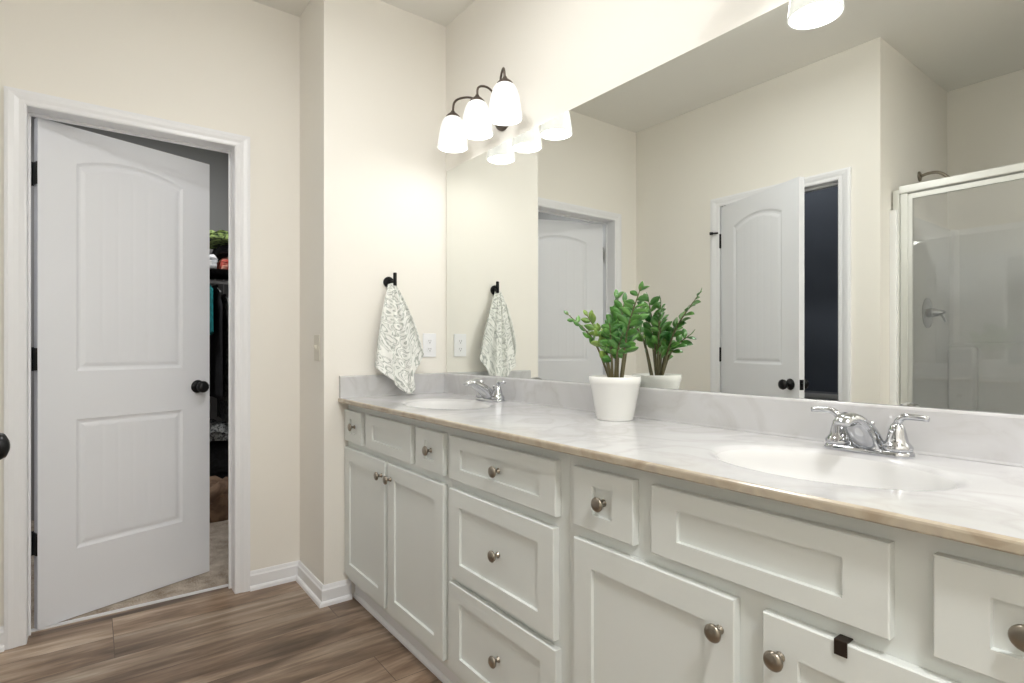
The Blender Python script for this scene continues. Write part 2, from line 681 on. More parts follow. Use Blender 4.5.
def knob_lathe(bm, side, y0):
    prof = [(.0, 0), (.030, .0), (.032, .004), (.028, .009), (.013, .013), (.011, .026), (.018, .033), (.026, .042), (.0285, .052), (.025, .061), (.014, .067), (.0, .068)]
    prof = [(max(r, .0004), h) for r, h in prof]
    lathe(bm, [(r, side * h) for r, h in prof], cy=y0, axis='Y', seg=28)


def make_door(name, world, width, knob_z, hinge_side, latch=False):
    """door leaf with knobs and hinges; world = (loc, rz); leaf lies along +x from the hinge"""
    root = bpy.data.objects.new(name, None)
    COL.objects.link(root)
    root['kind'] = 'structure'
    root.location, root.rotation_euler = world[0], (0, 0, world[1])
    leaf = obj('door_leaf', panel_door(width, 2.028), 'door_paint', root, loc=(.003, 0, .010))
    for sd in (-1, 1):
        bm = new_bm()
        knob_lathe(bm, sd, sd * .0175)
        obj('door_knob', bm, 'black', root, smooth=True, loc=(width - .057, 0, knob_z), bevel=0)
    lt = new_bm()
    box(lt, width + .0025, width + .0045, -.0125, .0125, knob_z - .028, knob_z + .028)
    box(lt, width + .0045, width + .0115, -.006, .006, knob_z - .009, knob_z + .009)
    obj('latch_plate', lt, 'black', root)
    for hz in (.30, 1.035, 1.774):
        bm = new_bm()
        s = hinge_side
        lathe(bm, [(.0001, -.003), (.005, -.003), (.0065, 0), (.0065, .089), (.005, .092), (.0001, .092)], cx=-.002, cy=s * .0235, cz=hz, seg=14)
        box(bm, -.001, .0035, -s * .016 if s > 0 else -.0235, .0235 if s > 0 else .016, hz, hz + .089)
        obj('hinge', bm, 'black', root)
    for c in root.children:   # the pivot is on the face the door swings towards
        c.location.y -= .0175
    return root


# closet door (door_1): hinge line on the closet side of the wall
A1 = R(20.5)
hinge = (-STEP - WT, DY0 + .011, 0)
d1 = make_door('door_1', (hinge, PI / 2 + A1), .684, .935, 1)
# casing and jamb of door_1
bm = new_bm()
casing_u(bm, DY0 + .0, DY1 - .0, DZ)
for v_ in bm.verts:
    u, o_, z = v_.co
    v_.co = (-STEP + o_, u, z)
struct('trim_1', bm, 'trim_paint')
bm = new_bm()
jamb_u(bm, DY0, DY1, DZ, -WT, .0, stop=(-.079, -.067))
for v_ in bm.verts:
    u, o_, z = v_.co
    v_.co = (-STEP + o_, u, z)
struct('trim_2', bm, 'trim_paint')
# second door (door_2), opening into the bathroom
A2 = R(22.8)
d2 = make_door('door_2', ((EX0 + .003, YS + .0, 0), A2), .684, .925, 1)
bm = new_bm()
casing_u(bm, EX0, EX1, DZ)
for v_ in bm.verts:
    u, o_, z = v_.co
    v_.co = (u, YS + o_, z)
struct('trim_3', bm, 'trim_paint')
bm = new_bm()
jamb_u(bm, EX0, EX1, DZ, -WT, .0, stop=(-.052, -.040))
for v_ in bm.verts:
    u, o_, z = v_.co
    v_.co = (u, YS + o_, z)
struct('trim_5', bm, 'trim_paint')
# hinge pin door stop on the second door
bm = new_bm()
tube(bm, [(-.002, .020, 1.872), (-.028, .052, 1.872)], .0055, 10)
tube(bm, [(-.024, .044, 1.872), (-.036, .060, 1.872)], .010, 12)
obj('hinge_stop', bm, 'black', d2)

# ------------------------------------------------------------------ vanity
FY = -.505             # face frame plane
FT = .019              # door thickness


def shaker(w_, h, stile, rail, t=FT, rec=.008):
    """front panel: x 0..w, z 0..h, back at y=0, front at y=-t"""
    bm = new_bm()

    def ring(i, j, y):
        return [bm.verts.new(p) for p in ((i, y, j), (w_ - i, y, j), (w_ - i, y, h - j), (i, y, h - j))]
    rs = [ring(0, 0, 0), ring(0, 0, -t + .002), ring(.002, .002, -t), ring(stile, rail, -t),
          ring(stile + .0012, rail + .0012, -t + rec)]
    for A, B in zip(rs, rs[1:]):
        for i in range(4):
            bm.faces.new([A[i], A[(i + 1) % 4], B[(i + 1) % 4], B[i]])
    bm.faces.new(rs[-1])
    bm.faces.new(list(reversed(rs[0])))
    return bm


def knob_bm():
    bm = new_bm()
    prof = [(.0085, 0), (.0085, -.002), (.005, -.005), (.005, -.012), (.010, -.016), (.0155, -.019), (.0165, -.0225), (.0145, -.026), (.008, -.028), (.0004, -.0285)]
    lathe(bm, prof, axis='Y', seg=28)
    return bm


knob_me = None


def add_knob(parent, x, y, z):
    global knob_me
    if knob_me is None:
        o = obj('knob', knob_bm(), 'nickel', parent, smooth=True, loc=(x, y, z))
        knob_me = o.data
        return o
    o = bpy.data.objects.new('knob', knob_me)
    COL.objects.link(o)
    o.parent = parent
    o.location = (x, y, z)
    return o


def front(root, name, x0, x1, z0, z1, stile, rail, knob=None, rec=True):
    """knob = (x, z, on_panel)"""
    o = obj(name, shaker(x1 - x0, z1 - z0, stile, rail), 'cabinet_paint', root, loc=(x0 - root.location.x, FY - .0005 - root.location.y, z0))
    if knob:
        kx, kz, onp = knob
        add_knob(o, kx - x0, -FT + (.008 if onp else 0), kz - z0)
    return o


def cabinet(x0, x1, label, name='vanity_cabinet'):
    root = thing(name, label, 'cabinet', (x0, 0, 0), 0)
    w_ = x1 - x0
    bm = new_bm()
    for q_ in ((.0005, w_ - .0005, FY, FY + .019, .088, .880), (.0005, .0185, FY + .019, -.003, .088, .868), (w_ - .0185, w_ - .0005, FY + .019, -.003, .088, .868),
               (.0185, w_ - .0185, -.015, -.003, .088, .868), (.0185, w_ - .0185, FY + .019, -.015, .088, .106)):
        box(bm, *q_)
    bmesh.ops.remove_doubles(bm, verts=bm.verts[:], dist=1e-5)
    obj('cabinet_body', bm, 'cabinet_paint', root)
    bm = new_bm()
    prof = [(-.02, 0), (-.484, 0), (-.4835, .008), (-.479, .016), (-.474, .019), (-.474, .072), (-.480, .078), (-.480, .0875), (-.02, .0875)]
    prism(bm, prof, 0, .0005, w_ - .0005)
    obj('toe_kick', bm, 'trim_paint', root)
    return root


TZ0, TZ1 = .713, .850
cL = cabinet(.003, .905, 'left pale grey sink cabinet with two doors beside the towel wall')
front(cL, 'drawer', .006, .197, TZ0, TZ1, .060, .037, (.106, .7815, True))
front(cL, 'false_drawer_front', .250, .655, TZ0, TZ1, .062, .038)
front(cL, 'drawer', .695, .884, TZ0, TZ1, .062, .037, (.790, .7815, True))
front(cL, 'door', .006, .433, .118, .684, .058, .058, (.407, .628, False))
front(cL, 'door', .462, .884, .118, .684, .058, .058, (.491, .628, False))
cM = cabinet(.905, 1.462, 'pale grey middle vanity cabinet with a stack of three drawers', 'drawer_cabinet')
front(cM, 'drawer', .926, 1.430, TZ0, TZ1, .062, .038, (1.1815, .7815, True))
front(cM, 'drawer', .924, 1.423, .408, .684, .060, .050, (1.1785, .546, True))
front(cM, 'drawer', .924, 1.432, .118, .389, .060, .050, (1.1815, .254, True))
cR = cabinet(1.462, 2.437, 'right pale grey sink cabinet with two doors, nearest the camera')
front(cR, 'drawer', 1.494, 1.674, TZ0, TZ1, .060, .036, (1.584, .7815, True))
front(cR, 'false_drawer_front', 1.721, 2.143, TZ0, TZ1, .062, .038)
front(cR, 'drawer', 2.194, 2.386, TZ0, TZ1, .060, .036, (2.29, .7815, True))
front(cR, 'door', 1.494, 1.904, .118, .684, .058, .058, (1.876, .621, False))
front(cR, 'door', 1.956, 2.386, .118, .684, .058, .058, (1.986, .621, False))
bm = new_bm()
hx = 2.070
for a in ((hx, hx + .019, FY - FT - .0035, FY - FT - .001, .664, .6865), (hx, hx + .019, FY - FT - .0035, FY + .0, .6850, .6875)):
    box(bm, *a)
hk = tag(obj('over_door_hook', bm, 'bronze', bevel=.001), 'small dark bronze hook bracket over the top edge of the right sink cabinet door', 'hook')

# countertop with two integral bowls
CZ, CD, CXE = .901, -.551, 2.440
ct = thing('vanity_countertop', 'long cream cultured marble countertop with two integral oval sinks and backsplash', 'countertop', (0, 0, 0))
bm = new_bm()
SB = [(.50, -.285), (1.945, -.285)]
SA, SBb, DEEP = .205, .150, .115
LX, LY = .255, .205


def bowl_patch(bm, cx, cy):
    N = 96
    rings = []

    def rect_pt(a):
        c, s = math.cos(a), math.sin(a)
        k = min(LX / abs(c) if abs(c) > 1e-9 else 9, LY / abs(s) if abs(s) > 1e-9 else 9)
        return cx + c * k, cy + s * k
    angs = [2 * PI * i / N for i in range(N)]
    # move nearest samples to the rectangle corners
    for ca in (math.atan2(LY, LX), PI - math.atan2(LY, LX), PI + math.atan2(LY, LX), 2 * PI - math.atan2(LY, LX)):
        j = min(range(N), key=lambda i: abs(angs[i] - ca))
        angs[j] = ca
    rings.append([bm.verts.new((*rect_pt(a), CZ)) for a in angs])
    prof = [(1.13, 0), (1.09, -.0008), (1.05, -.0035), (1.02, -.008)]
    deep = [(1.02, -.008), (1.0, -.015), (.988, -.028), (.972, -.046), (.94, -.064), (.87, -.082), (.75, -.096), (.58, -.106), (.38, -.112), (.2, -.115), (.09, -.1155)]
    for s_, dz in prof:
        rings.append([bm.verts.new((cx + SA * s_ * math.cos(a), cy + SBb * s_ * math.sin(a), CZ + dz)) for a in angs])
    bb = new_bm()
    br_ = [[bb.verts.new((cx + SA * s_ * math.cos(a), cy + SBb * s_ * math.sin(a), CZ + dz)) for a in angs] for s_, dz in deep]
    for A, B in zip(br_, br_[1:]):
        for i in range(N):
            bb.faces.new([A[i], A[(i + 1) % N], B[(i + 1) % N], B[i]])
    bb.faces.new(br_[-1])
    obj('sink_bowl', bb, 'bowl_marble', ct, smooth=True)
    for A, B in zip(rings, rings[1:]):
        for i in range(N):
            bm.faces.new([A[i], A[(i + 1) % N], B[(i + 1) % N], B[i]]).smooth = True


for cx, cy in SB:
    bowl_patch(bm, cx, cy)


def quad(bm, x0, x1, y0, y1, z):
    bm.faces.new([bm.verts.new(p) for p in ((x0, y0, z), (x1, y0, z), (x1, y1, z), (x0, y1, z))])


YF = CD + .006
ya, yb = SB[0][1] - LY, SB[0][1] + LY
quad(bm, 0.001, CXE, YF, ya, CZ)
quad(bm, 0.001, CXE, yb, -.001, CZ)
quad(bm, 0.001, SB[0][0] - LX, ya, yb, CZ)
quad(bm, SB[0][0] + LX, SB[1][0] - LX, ya, yb, CZ)
quad(bm, SB[1][0] + LX, CXE, ya, yb, CZ)
obj('counter_slab', bm, 'marble', ct, recalc=True)
# rounded front edge + underside
bm = new_bm()
prof = [(YF, CZ), (CD + .003, CZ - .0008), (CD + .0008, CZ - .003), (CD, CZ - .006), (CD, CZ - .0145), (CD + .003, CZ - .019), (CD + .01, CZ - .0195), (YF + .02, CZ - .0195), (YF + .02, CZ - .02), (-.002, CZ - .0205), (-.002, CZ - .0006), (YF, CZ - .0006)]
prof = [(YF, CZ - .0001), (CD + .003, CZ - .0009), (CD + .0008, CZ - .003), (CD, CZ - .006), (CD, CZ - .0165), (CD + .003, CZ - .0195), (FY + .03, CZ - .0195), (FY + .03, CZ - .003)]
prism(bm, prof, 0, .001, CXE)
obj('counter_edge', bm, 'marble_edge', ct)
bm = new_bm()
prism(bm, [(-.0005, CZ), (-.022, CZ + .0005), (-.0205, CZ + .006), (-.020, CZ + .092), (-.018, CZ + .0965), (-.015, CZ + .098), (-.0005, CZ + .098)], 0, .001, CXE)
obj('backsplash', bm, 'marble', ct)
bm = new_bm()
prism(bm, [(.001, CZ), (.021, CZ + .0005), (.0200, CZ + .006), (.019, CZ + .092), (.017, CZ + .0965), (.014, CZ + .098), (.001, CZ + .098)], 1, CD + .004, -.020)
obj('side_splash', bm, 'marble', ct)
for cx, cy in SB:
    bm = new_bm()
    lathe(bm, [(.0005, -.003), (.021, -.003), (.023, 0), (.021, .0025), (.016, .002), (.014, .0005), (.0005, .0005)], cx, cy, CZ - .1145, seg=32)
    obj('drain', bm, 'chrome', ct, smooth=True)

# ------------------------------------------------------------------ mirror
mr = obj('wall_mirror', bx(.019, 2.437, -.0065, -.0005, .9995, 2.008), 'mirror')
tag(mr, 'large frameless rectangular mirror on the wall above the double vanity', 'mirror')


# ------------------------------------------------------------------ faucets
def faucet(x, y, label):
    root = thing('faucet', label, 'faucet', (x, y, CZ), 0, 'chrome centerset sink faucets')
    bm = new_bm()
    # base plate: oblong
    N = 40
    prof = [(1.0, 0), (1.0, .005), (.96, .0095), (.86, .0125), (.5, .0135)]
    rings = []
    for s_, h in prof:
        ring = []
        for i in range(N):
            a = 2 * PI * i / N
            cx_ = .056 * (1 if math.cos(a) >= 0 else -1)
            r_ = .031 * s_
            ring.append(bm.verts.new((cx_ + r_ * math.cos(a), r_ * math.sin(a), h)))
        rings.append(ring)
    for A, B in zip(rings, rings[1:]):
        for i in range(N):
            bm.faces.new([A[i], A[(i + 1) % N], B[(i + 1) % N], B[i]])
    bm.faces.new(rings[0])
    bm.faces.new(rings[-1])
    obj('base_plate', bm, 'chrome', root, smooth=True)
    # spout: lofted ellipse sections
    TT = spline([(0, .022, .010), (0, .014, .036), (0, -.012, .062), (0, -.050, .082), (0, -.088, .092), (0, -.116, .087), (0, -.128, .075)], 30)
    BB = spline([(0, -.026, .010), (0, -.036, .020), (0, -.054, .036), (0, -.074, .052), (0, -.094, .064), (0, -.108, .067), (0, -.117, .065)], 30)
    bm = new_bm()
    rings = []
    for i, (tp, bt) in enumerate(zip(TT, BB)):
        t = i / 29
        wx = .024 * (1 - t) ** .9 + .0135
        c_, hv = (tp + bt) / 2, (tp - bt) / 2
        rings.append([bm.verts.new(c_ + Vector((1, 0, 0)) * wx * math.copysign(abs(math.cos(a)) ** .8, math.cos(a)) + hv * math.sin(a)) for a in (2 * PI * k / 24 for k in range(24))])
    for A, B in zip(rings, rings[1:]):
        for k in range(24):
            bm.faces.new([A[k], A[(k + 1) % 24], B[(k + 1) % 24], B[k]])
    bm.faces.new(rings[0])
    bm.faces.new(list(reversed(rings[-1])))
    obj('spout', bm, 'chrome', root, smooth=True)
    bm = new_bm()
    lathe(bm, [(.0028, 0), (.0028, .045), (.006, .047), (.0065, .052), (.0045, .057), (.0004, .058)], 0, .021, .008, seg=14)
    obj('lift_rod', bm, 'chrome', root, smooth=True)
    for s in (-1, 1):
        bm = new_bm()
        lathe(bm, [(.0280, .010), (.0288, .020), (.0245, .026), (.0205, .031), (.0185, .040), (.0158, .052), (.0135, .061), (.009, .068), (.0004, .070)], s * .056, 0, 0, seg=28)
        tube(bm, [(s * .056, 0, .055), (s * .058, -.001, .072), (s * .070, -.003, .083), (s * .090, -.005, .084), (s * .113, -.008, .083)],
             lambda t: .0088 - .0022 * t, 12, 18, flat=.9)
        obj('handle', bm, 'chrome', root, smooth=True)
    return root


faucet(1.949, -.085, 'chrome two-handle faucet behind the right sink, nearest the camera')
faucet(.515, -.085, 'chrome two-handle faucet behind the left sink, near the towel')

# ------------------------------------------------------------------ potted plant
PX, PY = 1.240, -.108
pl = thing('potted_plant', 'leafy green plant in a white ribbed-rim pot on the countertop against the mirror', 'plant', (PX, PY, CZ))
bm = new_bm()
lathe(bm, [(.0005, .0), (.055, .0), (.0575, .002), (.0565, .006), (.059, .010), (.0775, .112), (.0800, .114), (.0812, .132), (.0795, .135), (.0765, .134), (.0755, .118), (.0005, .117)], seg=56)
obj('pot', bm, 'ceramic_white', pl, smooth=False, bevel=0)
for p in bpy.data.objects['pot'].data.polygons:
    p.use_smooth = len(p.vertices) == 4 and abs(p.normal.z) < .9
bm = new_bm()
rnd = random.Random(4)
lathe(bm, [(.0752, .1175), (.0745, .124), (.05, .1262), (.02, .125), (.0004, .1265)], seg=30)
for v_ in bm.verts:
    v_.co.z += rnd.uniform(-.0012, .0012) if (v_.co.x ** 2 + v_.co.y ** 2) ** .5 < .07 else 0
obj('soil', bm, 'soil', pl)


def leaf(bm, base, direc, nrm, L, W, curl=.12):
    d = direc.normalized()
    s = d.cross(nrm).normalized()
    u = s.cross(d).normalized()
    wid = [0.06, .45, .8, .98, 1.0, .86, .56, .03]
    n = len(wid)
    rows = []
    for i, wv in enumerate(wid):
        t = i / (n - 1)
        c = base + d * (L * t) - u * (curl * L * t * t)
        h = W * wv / 2
        rows.append([bm.verts.new(c - s * h + u * h * .30), bm.verts.new(c), bm.verts.new(c + s * h + u * h * .30)])
    for A, B in zip(rows, rows[1:]):
        bm.faces.new([A[0], A[1], B[1], B[0]]).smooth = True
        bm.faces.new([A[1], A[2], B[2], B[1]]).smooth = True


def frond(base, tip, n_leaf, L, W, young, seed, start=.42, bow=.02):
    rn = random.Random(seed)
    b, t = Vector(base), Vector(tip)
    ax = (t - b)
    side = Vector((ax.x, ax.y, 0))
    mid = b + ax * .5 + Vector((0, 0, bow)) - side * .12
    P = spline([b, mid, t], 20)
    bm = new_bm()
    tube(bm, P, lambda q_: .0034 * (1 - q_) + .0013, 8)
    st = obj('stem', bm, 'stem', pl, smooth=True)
    bm = new_bm()
    view = Vector((.8, -.6, .1)).normalized()
    lat0 = Matrix.Rotation(rn.uniform(-1.0, 1.0), 3, ax.normalized()) @ ax.cross(view).normalized()
    for k in range(n_leaf):
        q_ = start + (1 - start) * (k // 2 + .5 * (k % 2)) / (n_leaf / 2)
        q_ = min(q_, .985)
        i = int(q_ * 19)
        p = P[i]
        T = (P[min(i + 1, 19)] - P[max(i - 1, 0)]).normalized()
        tw = rn.uniform(-.6, .6)
        sd = (Matrix.Rotation(tw, 3, T) @ lat0) * (1 if k % 2 else -1)
        d = (sd * rn.uniform(.8, 1.05) + T * rn.uniform(.55, .95)).normalized()
        nr = (T.cross(sd) * (1 if k % 2 else -1) + T * .3 + Vector((rn.uniform(-.4, .4), rn.uniform(-.4, .4), rn.uniform(-.1, .5)))).normalized()
        sc = rn.uniform(.85, 1.1) * (1 - .35 * max(0, q_ - .7) / .3)
        leaf(bm, p, d, nr, L * sc * 1.10, W * sc * 1.05)
    leaf(bm, P[-1] - (P[-1] - P[-2]), (P[-1] - P[-3]), view, L * .7, W * .6)
    lf = obj('leaflets', bm, 'leaf_young' if young else 'leaf', st, recalc=False)
    md = lf.modifiers.new('solidify', 'SOLIDIFY')
    md.thickness = .0007
    return st


FR = [  # base xy offset, tip world (x, y, z), leaves, L, W, young, start
    ((-.020, .0), (1.075, -.165, 1.243), 10, .036, .018, False, .45),
    ((-.008, -.010), (1.155, -.150, 1.235), 8, .040, .021, True, .45),
    ((.0, -.018), (1.225, -.170, 1.180), 10, .044, .024, True, .35),
    ((.006, .006), (1.225, -.085, 1.292), 14, .050, .026, False, .28),
    ((.012, -.004), (1.268, -.095, 1.276), 14, .050, .025, False, .26),
    ((.020, .004), (1.380, -.150, 1.303), 18, .046, .024, False, .24),
    ((.016, .014), (1.300, -.050, 1.255), 10, .042, .023, False, .40),
    ((.004, -.016), (1.280, -.175, 1.200), 12, .046, .025, False, .28),
    ((.010, -.012), (1.330, -.170, 1.170), 8, .044, .022, False, .40),
    ((-.006, .012), (1.185, -.050, 1.215), 8, .042, .022, False, .40),
]
for i, (bo, tip, nl, L, W, yg, stt) in enumerate(FR):
    frond((bo[0], bo[1], .122), (tip[0] - PX, tip[1] - PY, tip[2] - CZ), nl, L, W, yg, 20 + i, stt)


# ------------------------------------------------------------------ vanity lights
def vanity_light(x, label):
    zp = 2.122
    up = .034
    root = thing('vanity_light', label, 'lamp', (x, 0, zp + up), 0)
    bm = new_bm()
    lathe(bm, [(.0004, -.026), (.02, -.026), (.045, -.020), (.056, -.010), (.058, -.001), (.058, -.0005), (.0004, -.0005)], cz=-.034, axis='Y', seg=36)
    obj('backplate', bm, 'lamp_bronze', root, smooth=True)
    for dx in (-.197, 0, .197):
        bm = new_bm()
        top = 2.145 - zp
        pk = 2.194 - zp
        Y = -.139
        if dx:
            pts = [(dx * .12, -.020, -.038), (dx * .26, -.055, .010), (dx * .52, -.092, pk - .012), (dx * .78, -.120, pk), (dx * .95, Y + .002, pk - .012), (dx, Y, top - .008)]
        else:
            pts = [(0, -.022, -.02), (0, -.040, .02), (0, -.062, pk - .012), (0, -.096, pk), (0, Y + .006, pk - .014), (0, Y, top - .008)]
        tube(bm, pts, .0048, 10, 28)
        obj('arm', bm, 'lamp_bronze', root, smooth=True)
        bm = new_bm()
        lathe(bm, [(.0004, 2.148 - zp), (.007, 2.148 - zp), (.010, 2.141 - zp), (.022, 2.131 - zp), (.031, 2.122 - zp), (.032, 2.116 - zp), (.0004, 2.116 - zp)], dx, Y, 0, seg=28)
        obj('socket_cap', bm, 'lamp_bronze', root, smooth=True)
        bm = new_bm()
        outp = [(.029, 2.118), (.039, 2.110), (.048, 2.094), (.056, 2.068), (.061, 2.040), (.0655, 2.006), (.068, 1.985), (.0675, 1.982)]
        inn = [(r - .004, z) for r, z in reversed(outp)]
        lathe(bm, [(r, z - zp) for r, z in outp + inn], dx, Y, 0, seg=40, cap=False)
        sh = obj('lamp_shade', bm, 'shade', root, smooth=True)
        bm = new_bm()
        lathe(bm, [(.0004, 2.012), (.012, 2.016), (.021, 2.030), (.024, 2.048), (.019, 2.070), (.012, 2.087), (.012, 2.112), (.0004, 2.112)], dx, Y, -zp, seg=20)
        obj('light_bulb', bm, 'bulb', sh, smooth=True)
        ld = bpy.data.lights.new('bulb_light', 'POINT')
        ld.energy = BULB_W
        ld.color = (1, .985, .965)
        ld.shadow_soft_size = .03
        lo = bpy.data.objects.new('bulb_light', ld)
        COL.objects.link(lo)
        lo.parent = root
        lo.location = (dx, Y, 1.995 - zp)
    return root


vanity_light(.498, 'three-shade bronze vanity light with frosted glass bells above the mirror')
vanity_light(1.940, 'second three-shade bronze vanity light above the right sink, seen only in the shower glass')

# ------------------------------------------------------------------ ceiling fill lights, added to brighten the rooms
def fill_flush_light(x, y, label, watt, glass='fill_dome'):
    root = thing('fill_ceiling_light', label, 'ceiling light', (x, y, H), 0)
    bm = new_bm()
    lathe(bm, [(.0004, -.0005), (.150, -.0005), (.152, -.010), (.146, -.022), (.0004, -.022)], seg=40)
    obj('fill_mounting_ring', bm, 'nickel', root, smooth=False)
    bm = new_bm()
    lathe(bm, [(.140, -.0225), (.138, -.045), (.120, -.075), (.08, -.095), (.03, -.103), (.0004, -.104)], seg=40)
    obj('fill_glass_dome', bm, glass, root, smooth=True)
    ld = bpy.data.lights.new('fill_dome_light', 'AREA')
    ld.shape = 'DISK'
    ld.size = .26
    ld.energy = watt
    ld.color = (1, 1, .995)
    lo = bpy.data.objects.new('fill_dome_light', ld)
    COL.objects.link(lo)
    lo.parent = root
    lo.location = (0, 0, -.107)


fill_flush_light(1.05, -.84, 'added unseen round fill light on the ceiling in the middle of the bathroom', ROOM_FILL_W[0])  # added above the frame for general fill
fill_flush_light(2.95, -1.1, 'added unseen round fill light on the ceiling at the right end of the bathroom', ROOM_FILL_W[1])  # added out of view for fill from the camera end
fill_flush_light(-1.30, -1.25, 'added round fill light on the ceiling inside the closet', CLOSET_FILL_W, 'fill_dome_dim')  # added to brighten the closet
fill_flush_light(.45, -2.5, 'added dim round fill light on the ceiling of the toilet room', 1.3, 'fill_dome_dim')  # added to lift the darkness behind the second door

# ------------------------------------------------------------------ hook and towel on the end wall
hkx, hky, hkz = 0, -.311, 1.432
th = thing('towel_hook', 'round black wall hook holding the patterned towel', 'hook', (0, hky, hkz))
bm = new_bm()
lathe(bm, [(.0004, .0005), (.026, .0005), (.026, .008), (.024, .010), (.0004, .010)], axis='X', seg=32)
obj('hook_plate', bm, 'black', th)
bm = new_bm()
tube(bm, [(.008, .004, 0), (.034, .010, .001), (.043, .012, .001)], .0065, 12, 10)
lathe(bm, [(.0004, -.028), (.0085, -.026), (.0085, .032), (.0065, .034), (.0004, .034)], .047, .012, .008, seg=18)
obj('hook_peg', bm, 'black', th, smooth=False)

# towel: fan of folds from the peg down to a pointed hem
bm = new_bm()
uvl = bm.loops.layers.uv.new('uv')
# hem outline (y, z, x-out)
hem = [(-.398, 1.150, .018), (-.390, 1.050, .030), (-.384, 1.022, .046), (-.342, .985, .034), (-.300, .958, .050), (-.262, .920, .066), (-.243, .914, .068),
       (-.215, .960, .058), (-.187, 1.020, .044), (-.160, 1.072, .034), (-.172, 1.130, .024)]
NU, NV = 72, 56
hemS = spline([(p[2], p[0], p[1]) for p in hem], NU + 1)
ax_y0, ax_y1 = -.330, -.290
V = []
for j in range(NV + 1):
    v_ = j / NV
    row = []
    for i in range(NU + 1):
        u = i / NU
        h = hemS[i]
        top = Vector((.030 + .014 * math.sin(u * PI), ax_y0 + (ax_y1 - ax_y0) * u, 1.418 + .006 * math.sin(u * PI)))
        p = top.lerp(h, v_)
        # belly of the cloth sides
        bel = math.sin(v_ * PI) * .010
        p.y += (u - .5) * 2 * bel
        amp = .004 + .024 * v_ ** .8 * (1 - .35 * v_)
        f = math.sin(u * 2 * PI * 3.1 + .7 + .9 * v_) * .7 + math.sin(u * 2 * PI * 6.3 + 1.9 - 1.1 * v_) * .35
        p.x += amp * (f + 1.05)
        p.y += amp * .35 * math.cos(u * 2 * PI * 3.1 + .7)
        # deep pleat left of centre
        p.x -= .016 * math.exp(-((u - .40) / .05) ** 2) * (1 - .5 * v_)
        p.x = max(p.x, .006)
        if p.z < CZ + .11:
            p.x = max(p.x, .029)
        p.x += .020 * v_
        p.y -= .010 * v_ * (.4 + 1.2 * u)
        row.append(bm.verts.new(p))
    V.append(row)
for j in range(NV):
    for i in range(NU):
        f = bm.faces.new([V[j][i], V[j][i + 1], V[j + 1][i + 1], V[j + 1][i]])
        f.smooth = True
        for lp, (a, b) in zip(f.loops, ((i, j), (i + 1, j), (i + 1, j + 1), (i, j + 1))):
            aa, bb = a / NU, b / NV
            lp[uvl].uv = ((aa - .5) * (.25 + 1.1 * bb) + .5, bb * 1.9)
tw = obj('hand_towel', bm, 'towel', recalc=False)
md = tw.modifiers.new('solidify', 'SOLIDIFY')
md.thickness = .003
md.offset = 0
tag(tw, 'off-white hand towel with grey scroll pattern hanging from the black hook', 'towel')


# ------------------------------------------------------------------ outlet and switch
ol = thing('wall_outlet', 'white outlet on the end wall beside the hanging towel', 'outlet', (0, -.095, 1.137))
obj('cover_plate', bx(.0005, .006, -.036, .036, -.058, .058), 'plastic_white', ol, bevel=.002)
for s in (-1, 1):
    bm = new_bm()
    lathe(bm, [(.0004, .006), (.0165, .006), (.0165, .008), (.0004, .008)], cz=s * .020, axis='X', seg=24)
    so = obj('socket', bm, 'plastic_white', ol)
    bm = new_bm()
    for dy in (-.0055, .0055):
        box(bm, .0079, .0083, dy - .001, dy + .001, s * .020 - .002, s * .020 + .006)
    lathe(bm, [(.0004, .0079), (.0025, .0079), (.0025, .0083), (.0004, .0083)], cz=s * .020 - .008, axis='X', seg=12)
    obj('socket_slots', bm, 'dark', so)
paint('plastic_almond', (214, 210, 198), .4, .01)
sw = thing('light_switch', 'off-white light switch on the narrow side wall next to the closet door', 'switch', (-.082, YC, 1.125))
obj('cover_plate', bx(-.036, .036, -.006, -.0005, -.058, .058), 'plastic_almond', sw, bevel=.002)
bm = new_bm()
prism(bm, [(-.006, -.012), (-.006, .012), (-.017, .010), (-.016, .003)], 0, -.0045, .0045)
obj('toggle', bm, 'plastic_almond', sw)

# ------------------------------------------------------------------ shower
ss = thing('shower_surround', 'glossy white molded shower surround behind the framed glass', 'shower', (0, 0, 0))
SX0, SX1, SY0, SY1, SZ = XA + .001, 2.249, YB + .001, -1.99, 1.855
t_ = .03
bm = new_bm()
prism(bm, [(SX0, SY1), (SX0, SY0), (SX1, SY0), (SX1, SY1), (SX1 - t_, SY1), (SX1 - t_, SY0 + t_ + .03), (SX1 - t_ - .03, SY0 + t_),
           (SX0 + t_ + .04, SY0 + t_), (SX0 + t_ + .012, SY0 + t_ + .012), (SX0 + t_, SY0 + t_ + .04), (SX0 + t_, SY1)], 2, .09, SZ)
obj('wall_panels', bm, 'shower_fiberglass', ss)
bm = new_bm()
box(bm, SX0 + .03, SX1 - .03, SY0 + .029, SY0 + .055, .09, 1.155)
obj('back_ledge', bm, 'shower_fiberglass', ss, bevel=.010)
bm = new_bm()
box(bm, SX0 + .03, SX0 + .17, SY0 + .029, SY0 + .12, .09, 1.13)
obj('corner_shelf', bm, 'shower_fiberglass', ss, bevel=.02, seg=3)
bm = new_bm()
box(bm, SX0, SX1, SY0, SY1 - .11, .0, .05)
box(bm, SX0, SX1, SY1 - .11, SY1, .0, .11)
obj('shower_pan', bm, 'shower_fiberglass', ss, bevel=.006)

